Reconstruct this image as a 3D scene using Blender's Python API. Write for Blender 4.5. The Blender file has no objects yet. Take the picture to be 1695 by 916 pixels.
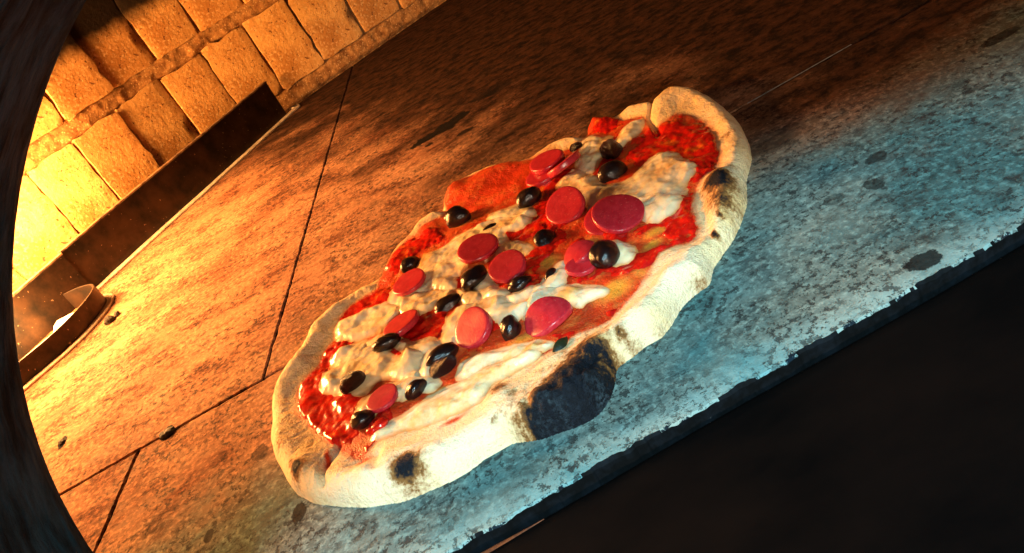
import bpy, bmesh, math, random
import numpy as np
from mathutils import Vector, Matrix

# ------------------------------------------------------------------ camera, light, exposure
SC = bpy.context.scene
C = SC.collection
W, H, F_PX = 1695.0, 916.0, 1320.0
ROLL, PITCH, CAM_H = math.radians(29.6), math.radians(29.0), 0.25
R0 = np.array([1.0, 0, 0])
FW = np.array([0, math.cos(PITCH), -math.sin(PITCH)])
DN = np.array([0, -math.sin(PITCH), -math.cos(PITCH)])
IX = R0 * math.cos(ROLL) + DN * math.sin(ROLL)
IY = -R0 * math.sin(ROLL) + DN * math.cos(ROLL)
CAM = np.array([0, 0, CAM_H])

cam_d = bpy.data.cameras.new('camera')
cam_d.sensor_width = 36
cam_d.lens = 36 * F_PX / W
cam_d.clip_start = 0.005
cam_d.clip_end = 50
cam = bpy.data.objects.new('camera', cam_d)
C.objects.link(cam)
m = Matrix(((IX[0], -IY[0], -FW[0], CAM[0]), (IX[1], -IY[1], -FW[1], CAM[1]),
            (IX[2], -IY[2], -FW[2], CAM[2]), (0, 0, 0, 1)))
cam.matrix_world = m
SC.camera = cam

world = bpy.data.worlds.new('World')
SC.world = world
world.use_nodes = True
bg = world.node_tree.nodes['Background']
bg.inputs[0].default_value = (0.35, 0.55, 0.8, 1)
bg.inputs[1].default_value = 0.08

def lamp(name, kind, loc, power, color, size, target=None):
    d = bpy.data.lights.new(name, kind)
    d.energy = power
    d.color = color
    if kind == 'AREA':
        d.shape = 'DISK'
        d.size = size
    else:
        d.shadow_soft_size = size
    o = bpy.data.objects.new(name, d)
    o.location = loc
    if target is not None:
        o.rotation_euler = (Vector(target) - Vector(loc)).to_track_quat('-Z', 'Y').to_euler()
    C.objects.link(o)
    return o

FIRE = (1.0, 0.41, 0.085)
lamp('fire_light', 'POINT', (-0.47, 0.875, 0.15), 17.0, (1.0, 0.44, 0.12), 0.035)
lamp('fire_light_tall', 'POINT', (-0.53, 0.76, 0.24), 36.0, (1.0, 0.46, 0.14), 0.06)
lamp('ember_light', 'POINT', (-0.455, 0.80, 0.045), 2.4, (1.0, 0.50, 0.16), 0.02)
lamp('kitchen_light', 'AREA', (-0.03, -0.78, 1.03), 43.0, (0.50, 0.87, 1.0), 0.16, (0.05, 0.35, 0))
lamp('front_fill', 'AREA', (-0.12, -1.1, 0.44), 14.0, (1.0, 0.82, 0.62), 0.12, (0.0, 0.45, 0))  # unseen warm fill added behind the camera to brighten the pizza

SC.view_settings.view_transform = 'Standard'
SC.view_settings.look = 'None'
SC.view_settings.exposure = 0
SC.view_settings.gamma = 1
SC.view_settings.use_curve_mapping = False
SC.render.engine = 'CYCLES'
SC.cycles.max_bounces = 6
SC.cycles.sample_clamp_indirect = 4
SC.cycles.caustics_reflective = False
SC.cycles.caustics_refractive = False

rng = np.random.default_rng(7)
random.seed(7)

# ------------------------------------------------------------------ helpers
def ray(x, y):
    return IX * (x - W / 2) + IY * (y - H / 2) + FW * F_PX

def at(x, y, z=0.0):
    """the point of the plane at height z seen at photo pixel x, y (metres)"""
    d = ray(x, y)
    return CAM + d * ((z - CAM_H) / d[2])

def dist_at(x, y, z=0.0):
    return float(np.dot(at(x, y, z) - CAM, FW))

def empty(name, loc=(0, 0, 0)):
    o = bpy.data.objects.new(name, None)
    o.empty_display_size = 0.02
    o.location = loc
    C.objects.link(o)
    return o

def tag(o, label=None, cat=None, group=None, kind=None):
    if label: o['label'] = label
    if cat: o['category'] = cat
    if group: o['group'] = group
    if kind: o['kind'] = kind
    return o

def mesh_obj(name, verts, faces, mats, parent=None, smooth=True, mat_idx=None, uniform=None):
    me = bpy.data.meshes.new(name)
    verts = np.asarray(verts, dtype=np.float32)
    if uniform and isinstance(faces, np.ndarray):
        n = len(faces)
        me.vertices.add(len(verts))
        me.vertices.foreach_set('co', verts.ravel())
        me.loops.add(n * 4)
        me.loops.foreach_set('vertex_index', faces.astype(np.int32).ravel())
        me.polygons.add(n)
        me.polygons.foreach_set('loop_start', np.arange(0, n * 4, 4, dtype=np.int32))
        me.update(calc_edges=True)
        me.validate()
    else:
        me.from_pydata([tuple(v) for v in verts], [], [tuple(f) for f in faces])
        me.update()
    for mm in (mats if isinstance(mats, (list, tuple)) else [mats]):
        me.materials.append(mm)
    me.polygons.foreach_set('use_smooth', [smooth] * len(me.polygons))
    if mat_idx is not None:
        me.polygons.foreach_set('material_index', mat_idx)
    o = bpy.data.objects.new(name, me)
    C.objects.link(o)
    if parent: o.parent = parent
    return o

def lattice(x, y, seed):
    """smooth value noise in -1..1"""
    r = np.random.default_rng(seed).uniform(-1, 1, (64, 64))
    xi = np.floor(x).astype(int); yi = np.floor(y).astype(int)
    fx = x - xi; fy = y - yi
    fx = fx * fx * (3 - 2 * fx); fy = fy * fy * (3 - 2 * fy)
    a = r[xi % 64, yi % 64]; b = r[(xi + 1) % 64, yi % 64]
    c = r[xi % 64, (yi + 1) % 64]; d = r[(xi + 1) % 64, (yi + 1) % 64]
    return (a * (1 - fx) + b * fx) * (1 - fy) + (c * (1 - fx) + d * fx) * fy

def fbm(x, y, size, seed, octaves=4, gain=0.5):
    o = 0; amp = 1; tot = 0
    ca, sa = math.cos(0.6), math.sin(0.6)
    x, y = np.asarray(x) / size, np.asarray(y) / size
    for k in range(octaves):
        o = o + amp * lattice(x + 17.3 * k, y + 9.1 * k, seed + k)
        tot += amp; amp *= gain
        x, y = (x * ca - y * sa) * 2.03, (x * sa + y * ca) * 2.03
    return o / tot

def smooth01(t):
    t = np.clip(t, 0, 1)
    return t * t * (3 - 2 * t)

def signed(px, py, poly):
    """signed distance to a polygon, positive inside"""
    P = np.asarray(poly); n = len(P)
    best = np.full(px.shape, 1e9); inside = np.zeros(px.shape, bool)
    for i in range(n):
        ax, ay = P[i]; bx, by = P[(i + 1) % n]
        ex, ey = bx - ax, by - ay
        L = ex * ex + ey * ey + 1e-15
        t = np.clip(((px - ax) * ex + (py - ay) * ey) / L, 0, 1)
        best = np.minimum(best, (px - ax - t * ex) ** 2 + (py - ay - t * ey) ** 2)
        if ay != by:
            cond = ((ay > py) != (by > py)) & (px < (bx - ax) * (py - ay) / (by - ay) + ax)
            inside ^= cond
    d = np.sqrt(best)
    return np.where(inside, d, -d)

def catmull(P, n=12, closed=False):
    P = np.asarray(P, float); o = []; N = len(P)
    rngi = range(N) if closed else range(N - 1)
    for i in rngi:
        if closed:
            a, b, c, d = P[i - 1], P[i], P[(i + 1) % N], P[(i + 2) % N]
        else:
            a, b, c, d = P[max(i - 1, 0)], P[i], P[i + 1], P[min(i + 2, N - 1)]
        for k in range(n):
            t = k / n
            o.append(.5 * ((2 * b) + (c - a) * t + (2 * a - 5 * b + 4 * c - d) * t * t + (3 * b - a - 3 * c + d) * t ** 3))
    if not closed: o.append(P[-1])
    return np.array(o)

# ------------------------------------------------------------------ node material kit
class Mat:
    def __init__(s, name, rough=0.6, metallic=0.0, spec=0.5):
        s.m = bpy.data.materials.new(name); s.m.use_nodes = True
        s.t = s.m.node_tree; s.b = s.t.nodes['Principled BSDF']
        s.b.inputs['Roughness'].default_value = rough
        s.b.inputs['Metallic'].default_value = metallic
        s.b.inputs['Specular IOR Level'].default_value = spec
        s.co = s.n('ShaderNodeTexCoord').outputs['Object']
    def n(s, t, **kw):
        nd = s.t.nodes.new(t)
        for k, v in kw.items(): setattr(nd, k, v)
        return nd
    def link(s, a, b): s.t.links.new(a, b)
    def put(s, sock, v):
        if hasattr(v, 'is_linked') or isinstance(v, bpy.types.NodeSocket): s.link(v, sock)
        else: sock.default_value = v
    def mapping(s, scale=(1, 1, 1), loc=(0, 0, 0), rot=(0, 0, 0)):
        nd = s.n('ShaderNodeMapping'); s.link(s.co, nd.inputs[0])
        nd.inputs['Location'].default_value = loc; nd.inputs['Rotation'].default_value = rot
        nd.inputs['Scale'].default_value = scale
        return nd.outputs[0]
    def noise(s, scale, detail=4, rough=0.55, vec=None, dist=0.0):
        nd = s.n('ShaderNodeTexNoise'); s.link(vec or s.co, nd.inputs['Vector'])
        nd.inputs['Scale'].default_value = scale; nd.inputs['Detail'].default_value = detail
        nd.inputs['Roughness'].default_value = rough; nd.inputs['Distortion'].default_value = dist
        return nd.outputs['Fac']
    def voro(s, scale, vec=None, feature='F1', rand=1.0):
        nd = s.n('ShaderNodeTexVoronoi', feature=feature); s.link(vec or s.co, nd.inputs['Vector'])
        nd.inputs['Scale'].default_value = scale; nd.inputs['Randomness'].default_value = rand
        return nd.outputs['Distance']
    def rng(s, v, a, b, c=0.0, d=1.0, smooth=False):
        nd = s.n('ShaderNodeMapRange'); nd.clamp = True
        if smooth: nd.interpolation_type = 'SMOOTHSTEP'
        s.put(nd.inputs[0], v)
        for i, x in enumerate((a, b, c, d)): nd.inputs[i + 1].default_value = x
        return nd.outputs[0]
    def math(s, op, a, b=0.0, clamp=False):
        nd = s.n('ShaderNodeMath', operation=op, use_clamp=clamp)
        s.put(nd.inputs[0], a); s.put(nd.inputs[1], b)
        return nd.outputs[0]
    def mix(s, fac, a, b, blend='MIX'):
        nd = s.n('ShaderNodeMix', data_type='RGBA', blend_type=blend)
        s.put(nd.inputs[0], fac)
        s.put(nd.inputs[6], (*a, 1) if isinstance(a, tuple) else a)
        s.put(nd.inputs[7], (*b, 1) if isinstance(b, tuple) else b)
        return nd.outputs[2]
    def attr(s, name):
        nd = s.n('ShaderNodeAttribute'); nd.attribute_name = name
        return nd.outputs['Fac']
    def bump(s, h, strength=0.5, dist=0.001, prev=None):
        nd = s.n('ShaderNodeBump'); s.link(h, nd.inputs['Height'])
        nd.inputs['Strength'].default_value = strength; nd.inputs['Distance'].default_value = dist
        if prev: s.link(prev, nd.inputs['Normal'])
        return nd.outputs[0]
    def color(s, c): s.put(s.b.inputs['Base Color'], (*c, 1) if isinstance(c, tuple) else c)
    def rough(s, v): s.put(s.b.inputs['Roughness'], v)
    def normal(s, v): s.link(v, s.b.inputs['Normal'])

def obj_rand(M):
    return M.n('ShaderNodeObjectInfo').outputs['Random']

# stone of the oven floor
def stone_mat():
    M = Mat('baking_stone', 0.75, spec=0.07)
    st = M.mapping((1.0, 1.45, 1))                       # sweeping marks run along x
    sx = M.n('ShaderNodeSeparateXYZ'); M.link(M.co, sx.inputs[0])
    big = M.noise(5, 5, 0.6, st)
    mid = M.noise(30, 6, 0.66, st)
    fine = M.noise(260, 4, 0.65)
    grit = M.noise(700, 2, 0.6)
    c = M.mix(M.rng(mid, 0.34, 0.66), (0.065, 0.064, 0.063), (0.29, 0.285, 0.26))
    c = M.mix(M.rng(big, 0.42, 0.62, 0, 0.8), c, (0.10, 0.095, 0.085))
    c = M.mix(M.rng(fine, 0.48, 0.66, 0, 0.55), c, (0.42, 0.42, 0.38))
    c = M.mix(M.rng(M.noise(30, 6, 0.75, st), 0.50, 0.64, 0, 0.75), c, (0.030, 0.027, 0.026))
    # pale worn lip and dark chips along the front edge
    ed = M.math('ADD', sx.outputs[1], M.math('MULTIPLY', M.math('SUBTRACT', M.noise(70, 5, 0.75), 0.5), 0.030))
    c = M.mix(M.rng(ed, 0.262, 0.285, 0.75, 0, True), c, (0.40, 0.41, 0.39))
    ed2 = M.math('ADD', sx.outputs[1], M.math('MULTIPLY', M.math('SUBTRACT', M.noise(120, 5, 0.8, M.mapping(loc=(4, 1, 0))), 0.5), 0.030))
    c = M.mix(M.rng(ed2, 0.2605, 0.2615, 1, 0), c, (0.012, 0.016, 0.024))
    cool_light_tint = M.mix(M.rng(M.noise(11, 5, 0.6), 0.38, 0.62), (0.34, 0.84, 0.98), (0.90, 1.08, 1.02))
    # light painted into the stone: cool front strip, fire-brown behind it
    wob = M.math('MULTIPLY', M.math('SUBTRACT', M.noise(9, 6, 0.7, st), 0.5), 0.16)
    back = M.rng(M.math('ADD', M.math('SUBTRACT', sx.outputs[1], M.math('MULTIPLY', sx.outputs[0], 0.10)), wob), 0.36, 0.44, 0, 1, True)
    c = M.mix(M.math('SUBTRACT', 1.0, back), c, cool_light_tint, 'MULTIPLY')
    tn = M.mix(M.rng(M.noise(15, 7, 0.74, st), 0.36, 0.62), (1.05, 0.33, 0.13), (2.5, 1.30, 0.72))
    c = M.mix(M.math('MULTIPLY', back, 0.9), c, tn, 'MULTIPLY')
    sp = M.math('MULTIPLY', M.rng(M.noise(190, 4, 0.8), 0.525, 0.575), M.rng(M.noise(26, 5, 0.65), 0.36, 0.56))
    c = M.mix(M.math('MULTIPLY', sp, 0.8), c, (0.016, 0.014, 0.015))
    sp2 = M.rng(M.noise(85, 5, 0.8, M.mapping((1, 1.5, 1), (3, 1, 0))), 0.61, 0.64)
    c = M.mix(M.math('MULTIPLY', sp2, 0.55), c, (0.025, 0.022, 0.022))
    # firelight falloff painted in as darkening of the far right half
    far = M.math('ADD', M.math('MULTIPLY', sx.outputs[0], 0.9), M.math('MULTIPLY', sx.outputs[1], 0.55))
    far = M.math('ADD', far, M.math('MULTIPLY', M.math('SUBTRACT', M.noise(8, 7, 0.75, st), 0.5), 0.75))
    fire_falloff = M.math('MULTIPLY', M.rng(far, 0.28, 0.54, 0, 0.975, True), M.rng(back, 0, 1, 0.35, 1))
    c = M.mix(fire_falloff, c, M.mix(M.rng(M.noise(60, 5, 0.75, st), 0.42, 0.68), (0.006, 0.004, 0.003), (0.070, 0.028, 0.014)))
    # traced burn marks and other dark patches
    for (px, py, ru, rv, amt) in BURNS_AND_PATCHES:
        g = at(px, py)
        sc = dist_at(px, py) / F_PX
        mp = M.n('ShaderNodeMapping', vector_type='TEXTURE'); M.link(M.co, mp.inputs[0])
        mp.inputs['Location'].default_value = (g[0], g[1], 0)
        mp.inputs['Scale'].default_value = (ru * sc, rv * sc * 2.1 * (0.6 + 0.4 * g[1] / 0.45), 1)
        ln = M.n('ShaderNodeVectorMath', operation='LENGTH'); M.link(mp.outputs[0], ln.inputs[0])
        d = M.math('ADD', ln.outputs['Value'], M.math('MULTIPLY', M.math('SUBTRACT', M.noise(120, 4, 0.7), 0.5), 1.5))
        c = M.mix(M.rng(d, 0.95, 1.10, amt, 0, True), c, (0.006, 0.005, 0.005))
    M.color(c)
    M.rough(M.rng(mid, 0.3, 0.7, 0.95, 0.75))
    hh = M.math('ADD', M.math('MULTIPLY', fine, 0.6), M.math('MULTIPLY', grit, 0.3))
    hh = M.math('SUBTRACT', hh, M.math('MULTIPLY', sp, 0.7))
    nb = M.bump(mid, 0.2, 0.002)
    M.normal(M.bump(hh, 0.8, 0.0010, nb))
    return M.m

BURNS_AND_PATCHES = [(712, 226, 34, 5, 1.0), (740, 209, 22, 8, 1.0), (760, 194, 20, 6, 1.0), (690, 240, 12, 4, .9), (770, 218, 14, 3, .9), (710, 240, 8, 2, .9), (278, 717, 12, 9, 1.0), (103, 733, 8, 8, 1), (1528, 432, 30, 12, 0.9), (1450, 262, 18, 8, 0.7),
         (1655, 62, 34, 7, 0.75), (1630, 30, 24, 6, 0.6), (1445, 305, 14, 10, 0.7), (495, 850, 14, 12, 0.9), (430, 750, 16, 10, 0.6),
         (1280, 235, 60, 14, 0.4), (190, 498, 22, 8, 0.55), (345, 888, 10, 8, 0.9), (1380, 330, 16, 8, 0.5), (815, 150, 40, 8, 0.6)]
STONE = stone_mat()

def shaded_edge():  # slab sides near black, with their shade put into the colour
    M = Mat('shaded_stone_edge', 0.8, spec=0.12)
    c = M.mix(M.rng(M.noise(120, 4, 0.6), 0.45, 0.68), (0.001, 0.0015, 0.002), (0.004, 0.006, 0.009))
    c = M.mix(M.rng(M.noise(60, 3, 0.6), 0.70, 0.74), c, (0.30, 0.32, 0.32))
    M.color(c); M.normal(M.bump(M.noise(260, 4), 0.4, 0.001))
    return M.m
EDGE = shaded_edge()

def brick_mat():
    M = Mat('firebrick', 0.9, spec=0.06)
    r = obj_rand(M)
    c = M.mix(r, (0.50, 0.26, 0.085), (0.60, 0.36, 0.13))
    c = M.mix(M.rng(M.noise(30, 4, 0.6), 0.4, 0.65), c, (0.36, 0.17, 0.05))
    c = M.mix(M.rng(M.noise(260, 3, 0.7), 0.52, 0.66, 0, 0.7), c, (0.68, 0.46, 0.22))
    c = M.mix(M.rng(M.noise(190, 2, 0.6, M.mapping(loc=(5, 2, 1))), 0.63, 0.70), c, (0.16, 0.07, 0.03))
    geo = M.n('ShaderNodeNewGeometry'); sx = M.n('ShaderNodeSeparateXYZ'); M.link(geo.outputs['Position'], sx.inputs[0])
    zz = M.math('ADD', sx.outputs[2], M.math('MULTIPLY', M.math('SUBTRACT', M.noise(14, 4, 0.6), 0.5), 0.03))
    c = M.mix(M.rng(zz, 0.200, 0.226, 0, 0.985, True), c, (0.006, 0.005, 0.005))   # bricks turn near black above this height
    M.color(c)
    M.normal(M.bump(M.math('ADD', M.noise(180, 5, 0.7), M.math('MULTIPLY', M.noise(40, 4), 0.3)), 0.8, 0.0016))
    return M.m
BRICK = brick_mat()

def mortar_mat():
    M = Mat('coarse_mortar', 0.95, spec=0.06)
    c = M.mix(M.rng(M.noise(90, 4, 0.7), 0.35, 0.65), (0.16, 0.07, 0.025), (0.44, 0.24, 0.09))
    c = M.mix(M.rng(M.voro(260), 0.10, 0.3), (0.58, 0.40, 0.20), c)
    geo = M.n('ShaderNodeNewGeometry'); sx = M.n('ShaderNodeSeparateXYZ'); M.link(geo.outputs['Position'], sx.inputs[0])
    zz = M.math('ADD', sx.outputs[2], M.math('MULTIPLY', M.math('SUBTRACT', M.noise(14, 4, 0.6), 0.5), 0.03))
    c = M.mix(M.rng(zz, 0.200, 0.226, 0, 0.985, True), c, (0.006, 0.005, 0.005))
    M.color(c)
    M.normal(M.bump(M.noise(240, 5, 0.75), 0.8, 0.0025))
    return M.m
MORTAR = mortar_mat()

def simple(name, lo, hi, scale, rough=0.6, metallic=0.0, bump=0.4, bd=0.001, spec=0.4, stretch=(1, 1, 1), rot=(0, 0, 0), fleck=None):
    M = Mat(name, rough, metallic, spec)
    v = M.mapping(stretch, rot=rot)
    n = M.noise(scale, 5, 0.62, v)
    c = M.mix(M.rng(n, 0.36, 0.66), lo, hi)
    if fleck:
        c = M.mix(M.rng(M.noise(fleck[0], 2, 0.5), fleck[1], fleck[1] + 0.02), c, fleck[2])
    M.color(c)
    M.rough(M.rng(n, 0.3, 0.7, min(1, rough + 0.12), max(0.05, rough - 0.12)))
    if bump: M.normal(M.bump(M.noise(scale * 2.2, 5, 0.65, v), bump, bd))
    return M.m
SHELF = simple('blackened_iron_shelf', (0.0004, 0.0003, 0.0004), (0.0034, 0.0018, 0.0014), 13, 0.8, 0.0, 0.3, 0.001, 0.05, stretch=(1, 2, 1), fleck=(95, 0.80, (0.35, 0.38, 0.40)))
JAMB = simple('dark_slate_stone', (0.001, 0.006, 0.012), (0.018, 0.075, 0.125), 48, 0.7, 0.0, 0.8, 0.004, 0.12, stretch=(1, 3.0, 0.6), rot=(0.6, 0.5, 0.2))
STEEL = simple('scorched_steel', (0.008, 0.005, 0.003), (0.050, 0.026, 0.014), 40, 0.5, 0.4, 0.3, 0.0008, stretch=(1, 1, 1), fleck=(300, 0.72, (0.3, 0.2, 0.12)))
HEM = simple('lit_hem', (0.06, 0.03, 0.015), (0.30, 0.18, 0.09), 90, 0.7)  # paler than the panels, the lit top edge put into its colour
ASH = simple('pale_ash', (0.45, 0.36, 0.26), (0.75, 0.66, 0.52), 120, 0.9, 0, 0.8, 0.002)
COAL = simple('charcoal', (0.006, 0.005, 0.005), (0.03, 0.025, 0.02), 160, 0.7, 0, 1.0, 0.002)
DOME = simple('sooty_dome', (0.02, 0.015, 0.012), (0.10, 0.06, 0.04), 12, 0.9)
FLECK = simple('flour_fleck', (0.12, 0.12, 0.11), (0.25, 0.25, 0.23), 200, 0.8)

# ------------------------------------------------------------------ oven floor (slabs), shelf
def edge_points(a, b, step, jag, seed, drop=(0, 0)):
    a = np.array(a, float); b = np.array(b, float)
    L = np.linalg.norm(b - a); n = max(2, int(L / step))
    t = np.linspace(0, 1, n, endpoint=False)
    nrm = np.array([-(b - a)[1], (b - a)[0]]) / L
    w = fbm(t * L, np.full(n, seed * 0.37), 0.011, seed, 4, 0.75) * jag * np.clip(np.minimum(t, 1 - t) * 30, 0, 1)
    return a + (b - a) * t[:, None] + nrm * w[:, None]

def slab(corners, jags, seed, parent, thick=0.03, top=0.0):
    pts = []; amp = []
    n = len(corners)
    for i in range(n):
        e = edge_points(corners[i], corners[(i + 1) % n], 0.0010 if jags[i] > .0015 else 0.0022, jags[i], seed * 10 + i)
        pts.append(e); amp += [jags[i]] * len(e)
    P = np.vstack(pts); amp = np.array(amp)
    N = len(P)
    cen = P.mean(0)
    # inward normals
    nx = np.roll(P, -1, 0) - np.roll(P, 1, 0)
    inn = np.c_[-nx[:, 1], nx[:, 0]]; inn /= np.linalg.norm(inn, axis=1)[:, None] + 1e-9
    r = np.random.default_rng(seed)
    ch = fbm(np.arange(N) * 0.0010, np.zeros(N) + seed, 0.02, seed + 5, 4, 0.7)
    cw = 0.0007 + amp * (0.12 + 0.7 * np.clip(ch, -0.1, 1))
    Q = P + inn * cw[:, None]
    z1 = np.full(N, top); z2 = top - 0.0006 - cw * 0.55
    V = np.vstack([np.c_[Q, z1], np.c_[P, z2], np.c_[P, np.full(N, top - thick)]])
    Fs = [tuple(range(N))]; mi = [0]
    for i in range(N):
        j = (i + 1) % N
        Fs.append((i + N, j + N, j, i)); mi.append(1 if amp[i] > 0.0015 and ch[i] > 0.05 else 0)
        Fs.append((i + 2 * N, j + 2 * N, j + N, i + N)); mi.append(1)
    o = mesh_obj('floor_slab', V, Fs, [STONE, EDGE], parent, smooth=False, mat_idx=mi)
    return o

oven_floor = empty('oven_floor', (0, 0, 0))
tag(oven_floor, kind='structure')
YJ, YF = 0.500, 0.262
g = 0.0008
j1a = np.array(at(435, 630)[:2]); j1b = np.array(at(585, 105)[:2]); d1 = (j1b - j1a) / np.linalg.norm(j1b - j1a)
j1e = j1a + d1 * 1.1
j2a = np.array(at(230, 745)[:2]); j2b = np.array(at(155, 916)[:2]); d2 = (j2b - j2a) / np.linalg.norm(j2b - j2a)
j2e = j2a + d2 * (YF - j2a[1]) / d2[1]
slab([(-1.0, YJ + g), (j1a[0] - g, YJ + g), (j1e[0] - g, j1e[1]), (-1.0, j1e[1])], [0.0013, 0.0014, 0, 0], 3, oven_floor)
slab([(j1a[0] + g, YJ + g), (1.1, YJ + g), (1.1, j1e[1]), (j1e[0] + g, j1e[1])], [0.0013, 0, 0, 0.0014], 4, oven_floor)
slab([(-1.0, YF), (j2e[0] - g, YF), (j2a[0] - g, YJ - g), (-1.0, YJ - g)], [0.0022, 0.0014, 0.0013, 0], 5, oven_floor)
slab([(j2e[0] + g, YF), (1.1, YF), (1.1, YJ - g), (j2a[0] + g, YJ - g)], [0.0024, 0, 0.0013, 0.0014], 6, oven_floor)
bed = mesh_obj('sand_bed', [(-1, YF + 0.02, -0.012), (1.1, YF + 0.02, -0.012), (1.1, 1.7, -0.012), (-1, 1.7, -0.012)], [(0, 1, 2, 3)], COAL, oven_floor)
for o_, lx in ((bed, 0),): pass

a_, b_ = at(1222, 165), at(1400, 72)
V_ = []
for k in range(41):
    t_ = k / 40; x_ = a_[0] + (b_[0] - a_[0]) * t_
    w_ = 0.0007 * (0.5 + 0.5 * abs(math.sin(k * 1.7)) )
    V_ += [(x_, YJ - w_, 0.0002), (x_, YJ, 0.0006), (x_, YJ + w_, 0.0002)]
mesh_obj('joint_filling', V_, [q for k in range(40) for q in ((3 * k, 3 * k + 3, 3 * k + 4, 3 * k + 1), (3 * k + 1, 3 * k + 4, 3 * k + 5, 3 * k + 2))], FLECK, oven_floor)

# iron shelf before the mouth, with a rolled lip against the slabs
def shelf():
    root = empty('iron_shelf', (0, 0.1, -0.014))
    tag(root, 'blackened iron landing shelf running along the chipped front edge of the baking stone', 'shelf')
    prof = [(0.2590, -0.032), (0.2586, -0.0070), (0.2575, -0.0055), (0.2555, -0.0049), (0.2515, -0.0052), (0.247, -0.0058), (0.20, -0.0068), (0.05, -0.010), (-0.25, -0.012), (-0.25, -0.04)]
    xs = np.linspace(-1.0, 1.1, 80)
    V = []; Fs = []
    for x in xs:
        for (y, z) in prof:
            V.append((x, y - 0.1 + 0.0008 * math.sin(x * 31), z + 0.014 + 0.0005 * math.sin(x * 17 + y * 40)))
    k = len(prof)
    for i in range(len(xs) - 1):
        for j in range(k - 1):
            a = i * k + j
            Fs.append((a, a + 1, a + k + 1, a + k))
    mesh_obj('plate', V, Fs, SHELF, root)
    V = []; Fs = []
    for i in range(30):
        x = -0.115 + 0.075 * i / 29; w = 0.0013 * math.sin(math.pi * (i + .5) / 30)
        V += [(x, 0.2553 - w - 0.1, 0.0097), (x, 0.2553 - 0.1, 0.0101), (x, 0.2553 + w - 0.1, 0.0097)]
    for i in range(29):
        Fs += [(3 * i, 3 * i + 3, 3 * i + 4, 3 * i + 1), (3 * i + 1, 3 * i + 4, 3 * i + 5, 3 * i + 2)]
    mesh_obj('warm_glint', V, Fs, simple('orange_glint', (0.07, 0.018, 0.006), (0.22, 0.055, 0.012), 200, 0.7), root)  # warm glint along the lip, painted as a thin orange strip
shelf()

# ------------------------------------------------------------------ curved brick wall and dome
WP = [(-.34, .238), (-.45, .33), (-.52, .46), (-.55, .62), (-.57, .78), (-.525, .905), (-.440, .990), (-.365, 1.055), (-.31, 1.13), (-.25, 1.19), (-.18, 1.245),
      (-.104, 1.284), (.0, 1.335), (.135, 1.40), (.3, 1.44), (.48, 1.40), (.64, 1.27), (.75, 1.08), (.80, .86), (.77, .62), (.68, .42), (.55, .30), (.46, .238)]
wc = catmull(WP, 24)
for _ in range(160):                      # an even curve without kinks
    wc[1:-1] = wc[1:-1] * 0.5 + (wc[:-2] + wc[2:]) * 0.25
Sarc = np.r_[0, np.cumsum(np.hypot(*np.diff(wc, axis=0).T))]
def wall_pt(s):
    return np.array([np.interp(s, Sarc, wc[:, 0]), np.interp(s, Sarc, wc[:, 1])])
def wall_frame(s):
    p = wall_pt(s); t = wall_pt(s + 0.01) - wall_pt(s - 0.01); t /= np.linalg.norm(t)
    return p, t, np.array([t[1], -t[0]])          # normal towards the oven's middle
def wall_hit(px, py):
    d = ray(px, py)
    for i in range(len(wc) - 1):
        a, e = wc[i], wc[i + 1] - wc[i]
        Mx = np.array([[d[0], -e[0]], [d[1], -e[1]]])
        if abs(np.linalg.det(Mx)) < 1e-12: continue
        t, q = np.linalg.solve(Mx, a - CAM[:2])
        X = CAM + d * t
        if t > 0 and 0 <= q <= 1 and X[1] > 0.6: return Sarc[i] + q * (Sarc[i + 1] - Sarc[i]), X[2]
    return None

wall_root = empty('brick_wall', (0.1, 1.4, 0))
tag(wall_root, 'curved firebrick wall of the oven, glowing orange above the steel fire guard', 'wall')
def child(o, root):
    o.parent = root
    o.matrix_parent_inverse = Matrix.Translation(-root.location)
    return o

def brick_mesh(w, h, d, seed):
    r = np.random.default_rng(seed)
    US = [-1, -.94, -.6, -.2, .2, .6, .94, 1]; VS = [-1, -.96, -.75, -.5, -.25, 0, .25, .5, .75, .96, 1]
    nx, nz = len(US) - 1, len(VS) - 1
    V = []; 
    for j in range(nz + 1):
        for i in range(nx + 1):
            u = US[i]; v = VS[j]
            x = u * w / 2; z = v * h / 2
            e = max(abs(u), abs(v)) > 0.999
            x += r.normal(0, 0.0011) if e else 0; z += r.normal(0, 0.0011) if e else 0
            c = (abs(u) > .99 and abs(v) > .99)
            if c: x *= 0.965; z *= 0.975
            y = d - (0.0003 if e else 0) + r.normal(0, 0.00010) - (0.0008 if c else 0)
            V.append((x, y, z))
    Fs = []
    k = nx + 1
    for j in range(nz):
        for i in range(nx):
            a = j * k + i
            Fs.append((a, a + k, a + k + 1, a + 1))
    # skirt, with its own corners so that the face stays flat
    ring = [i for i in range(k)] + [j * k + nx for j in range(1, nz + 1)] + [nz * k + i for i in range(nx - 1, -1, -1)] + [j * k for j in range(nz - 1, 0, -1)]
    n = len(ring); top = len(V)
    V += [V[q] for q in ring]
    base = len(V)
    for q in ring: V.append((V[q][0] * 1.0, -0.01, V[q][2]))
    for i in range(n):
        Fs.append((top + i, top + (i + 1) % n, base + (i + 1) % n, base + i))
    me = bpy.data.meshes.new('brick')
    me.from_pydata(V, [], Fs); me.update()
    me.materials.append(BRICK)
    me.polygons.foreach_set('use_smooth', [True] * len(me.polygons))
    return me

joints1 = [.7935, .8695, .949, 1.033, 1.109, 1.188, 1.267, 1.352]
joints2 = [.8035, .884, .9665, 1.0475, 1.1265, 1.206, 1.285, 1.366]
off = 0.0
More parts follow.
